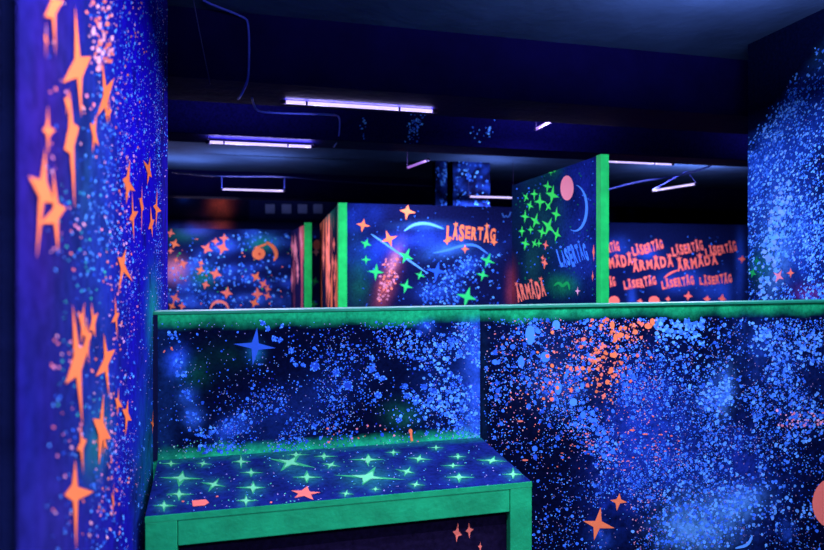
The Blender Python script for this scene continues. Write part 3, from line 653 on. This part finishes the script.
# ------------------------------------------------------------------ lamps
LC = (0.52, 0.45, 1.0)
GAIN = 5.6
def lamp(a, b, power, up=0.2, size=0.03):
    """light of one bare tube: thrown down and up from its two sides"""
    a, b = Vector(a), Vector(b)
    for k, q in ((-1, power), (1, power * up)):
        l = bpy.data.lights.new('uv_light', 'AREA'); l.shape = 'RECTANGLE'
        l.size = (b - a).length; l.size_y = size; l.energy = q * GAIN; l.color = LC
        o = bpy.data.objects.new('uv_light', l); COL.objects.link(o)
        o.location = (a + b) / 2 + Vector((0, 0, 0.013 * k))
        o.rotation_euler = (0 if k < 0 else math.pi, 0, math.atan2(b.y - a.y, b.x - a.x))
G = 'ultraviolet tube lamps under the ceiling'
def uv_tube(a, b, label, power, mount=None, hang=None, mat=M_tube, clips=True, r=0.0135):
    a, b = Vector(a), Vector(b); c = (a + b) / 2; d = (b - a).normalized()
    t = tag(empty('tube_lamp', c), label, 'lamp', G)
    MB().tube([a, b], r, 12).build('tube', mat, t, smooth=True)
    for p, s in ((a, -1), (b, 1)): MB().tube([p + d * (s * .001), p + d * (s * 0.04)], r * 1.15, 12).build('end_cap', M_cap, t, smooth=True)
    L = (b - a).length
    if clips:
        for q in (0.135, 0.765):
            p = a.lerp(b, q); MB().tube([p - d * .008, p + d * .008], r * 1.2, 12).build('clip', M_cap, t)
    if mount:
        for p, s in ((a, -1), (b, 1)):
            e = p + d * (s * 0.02); MB().tube([e + Vector((0, 0, r)), (e.x, e.y, mount)], .003, 6).build('bracket', M_cap, t)
    if hang:
        for p, q in zip((a - d * .02, b + d * .02), hang): MB().tube([p + Vector((0, 0, r)), q], 0.005, 6).build('hanging_wire', M_cable, t)
    if power: lamp(a, b, power)
    return t
def span(x0, y0, x1, y1, Y):
    a = at(x0, y0, Y=Y); b = at(x1, y1, Y=Y); z = (a.z + b.z) / 2; a.z = b.z = z; return a, b
a, b = span(286, 102, 432, 111, 4.22)
uv_tube(a, b, 'nearest and longest-looking glowing violet tube lamp, under the front ceiling beam', 14, mount=ZB + .004)
a, b = span(210, 142.3, 311, 146.5, 5.62)
uv_tube(a, b, 'glowing violet tube lamp under the second beam, left, above the hanging tube', 14, mount=ZB + .002)
a, b = span(223, 189.2, 283, 191, 8.85)
uv_tube(a, b, 'glowing tube lamp hung on two blue wires at the left, lowest on that side', 16, hang=(a + Vector((-.02, 0, .19)), b + Vector((.02, 0, .19))), clips=False)
a = at(537, 128.5, Z=2.75)
uv_tube(a, a + Vector((0, -0.75, 0)), 'short-looking violet tube lamp running away from us, above the green-star partition', 7, mount=ZC, clips=False, mat=M_tubedim)
a, b = span(596, 160.6, 671, 164.2, 6.15)
uv_tube(a, b, 'glowing tube lamp right of the tall green end post, level', 14, mount=ZC)
a, b = at(653, 190.6, Z=2.6), at(695, 184, Z=2.6)
m = at(687, 171, Y=(a.y + b.y) / 2 - .3)
uv_tube(a, b, 'slanting glowing tube lamp on a wire at the right, below the level one', 14, hang=(m, m), clips=False)
a, b = span(470, 196.3, 512, 198, 8.4)
uv_tube(a, b, 'glowing tube lamp just above the right end of the middle partition', 14, mount=ZC, clips=False)
a, b = at(408, 167.5, Z=2.62), at(427, 160.5, Z=2.62)
uv_tube(a, b, 'dim purple slanting tube lamp left of the blue columns', 8, mount=ZC, clips=False, mat=M_tubedim)

# lamps near the photographer, plus unseen lights added to brighten dim bays and panels
for x, y, p in ((0.2, 0.9, 18), (1.9, 1.3, 20), (2.3, 2.6, 7), (0.9, -0.9, 20), (2.6, -0.6, 14), (2.6, 4.95, 12), (-0.4, 4.95, 10), (5.6, 4.95, 12), (-1.6, 9.4, 10), (1.8, 6.3, 8), (5.2, 6.4, 12), (7.6, 7.2, 14), (6.6, 8.0, 19), (-1.4, 11.4, 16), (0.2, 13.6, 7), (-1.9, 13.5, 12), (5.0, 13.4, 7)):
    lamp((x - .55, y, 2.57), (x + .55, y, 2.57), p, 0.75 if y < 4 else 0.3 if y < 5 else 0.08 if y < 7 else 0.35)

# ------------------------------------------------------------------ cables and wall squares
pts = [at(203, 0, Z=ZC - .01), at(209, 3.5, Z=ZC - .01), at(243, 16.5, Y=3.866), at(249, 22, Y=3.866), at(249, 70, Y=3.866), at(247, 84, Y=3.866), at(240, 97, Y=3.866), at(238, 99, Z=ZB - .01)]
tag(MB().tube(rounded(pts), .008, 6).build('cable', M_cable, smooth=True), 'blue cable running down the front face of the near ceiling beam', 'cable')
pts = [at(252, 98, Z=ZB - .01), at(253, 102, Z=ZB - .012), at(256, 111, Y=4.44), at(270, 113, Y=4.44), at(332, 114.5, Y=4.44), at(339, 116, Y=5.0), at(340, 122, Y=5.487), at(339, 138, Y=5.487), at(334, 147, Z=ZB - .01)]
tag(MB().tube(rounded(pts), .008, 6).build('cable', M_cable, smooth=True), 'blue cable stepping from the near beam to the second beam', 'cable')
pts = [at(172, 172, Y=8.885), at(222, 176.5, Y=8.885), at(285, 176, Y=8.885), at(340, 182, Y=8.885), at(430, 186, Y=8.885), at(438, 187, Y=8.885)]
tag(MB().tube(rounded(pts), .012, 6).build('cable', M_cabdark, smooth=True), 'dark blue cable strung across above the hanging tube lamp', 'cable')
pts = [at(606, 190, Y=6.6), at(640, 181, Y=6.6), at(665, 178, Y=6.6), at(690, 173, Y=6.6), at(719, 163, Y=6.6), at(724, 148, Y=7.6), at(726, 140, Z=ZC)]
tag(MB().tube(rounded(pts), .014, 6).build('cable', M_cabdark, smooth=True), 'dark blue cable sagging above the slanting tube lamp at right', 'cable')
for x in (270, 286.5, 302.5, 318):
    q = at(x, 209, Y=14.99); MB_ = MB().box(q.x - .12, q.x + .12, 14.96, 14.995, q.z - .12, q.z + .12)
    lab = {270: 'leftmost', 286.5: 'second from left', 302.5: 'third from left', 318: 'rightmost and dimmest'}[x]
    tag(MB_.build('wall_plate', M_square, bevel=.01), 'small pale square plate high on the back wall, ' + lab + ' of four', 'plate', 'square plates on the back wall')

pts = [at(193, -2, Y=3.7), at(201, 40, Y=3.8), at(209, 78, Y=3.868), at(210, 84, Y=3.868)]
tag(MB().tube(rounded(pts), .004, 6).build('cable', M_cabdark, smooth=True), 'thin faint cable hanging down beside the left pillar, left of the blue cable', 'cable')

# ------------------------------------------------------------------ world
w = bpy.data.worlds.new('world'); S.world = w; w.use_nodes = True
w.node_tree.nodes['Background'].inputs['Color'].default_value = (0.05, 0.05, 0.2, 1)
w.node_tree.nodes['Background'].inputs['Strength'].default_value = 0.02

# stand the whole place on z = 0
for o in S.objects:
    if o.parent is None: o.location.z -= ZF
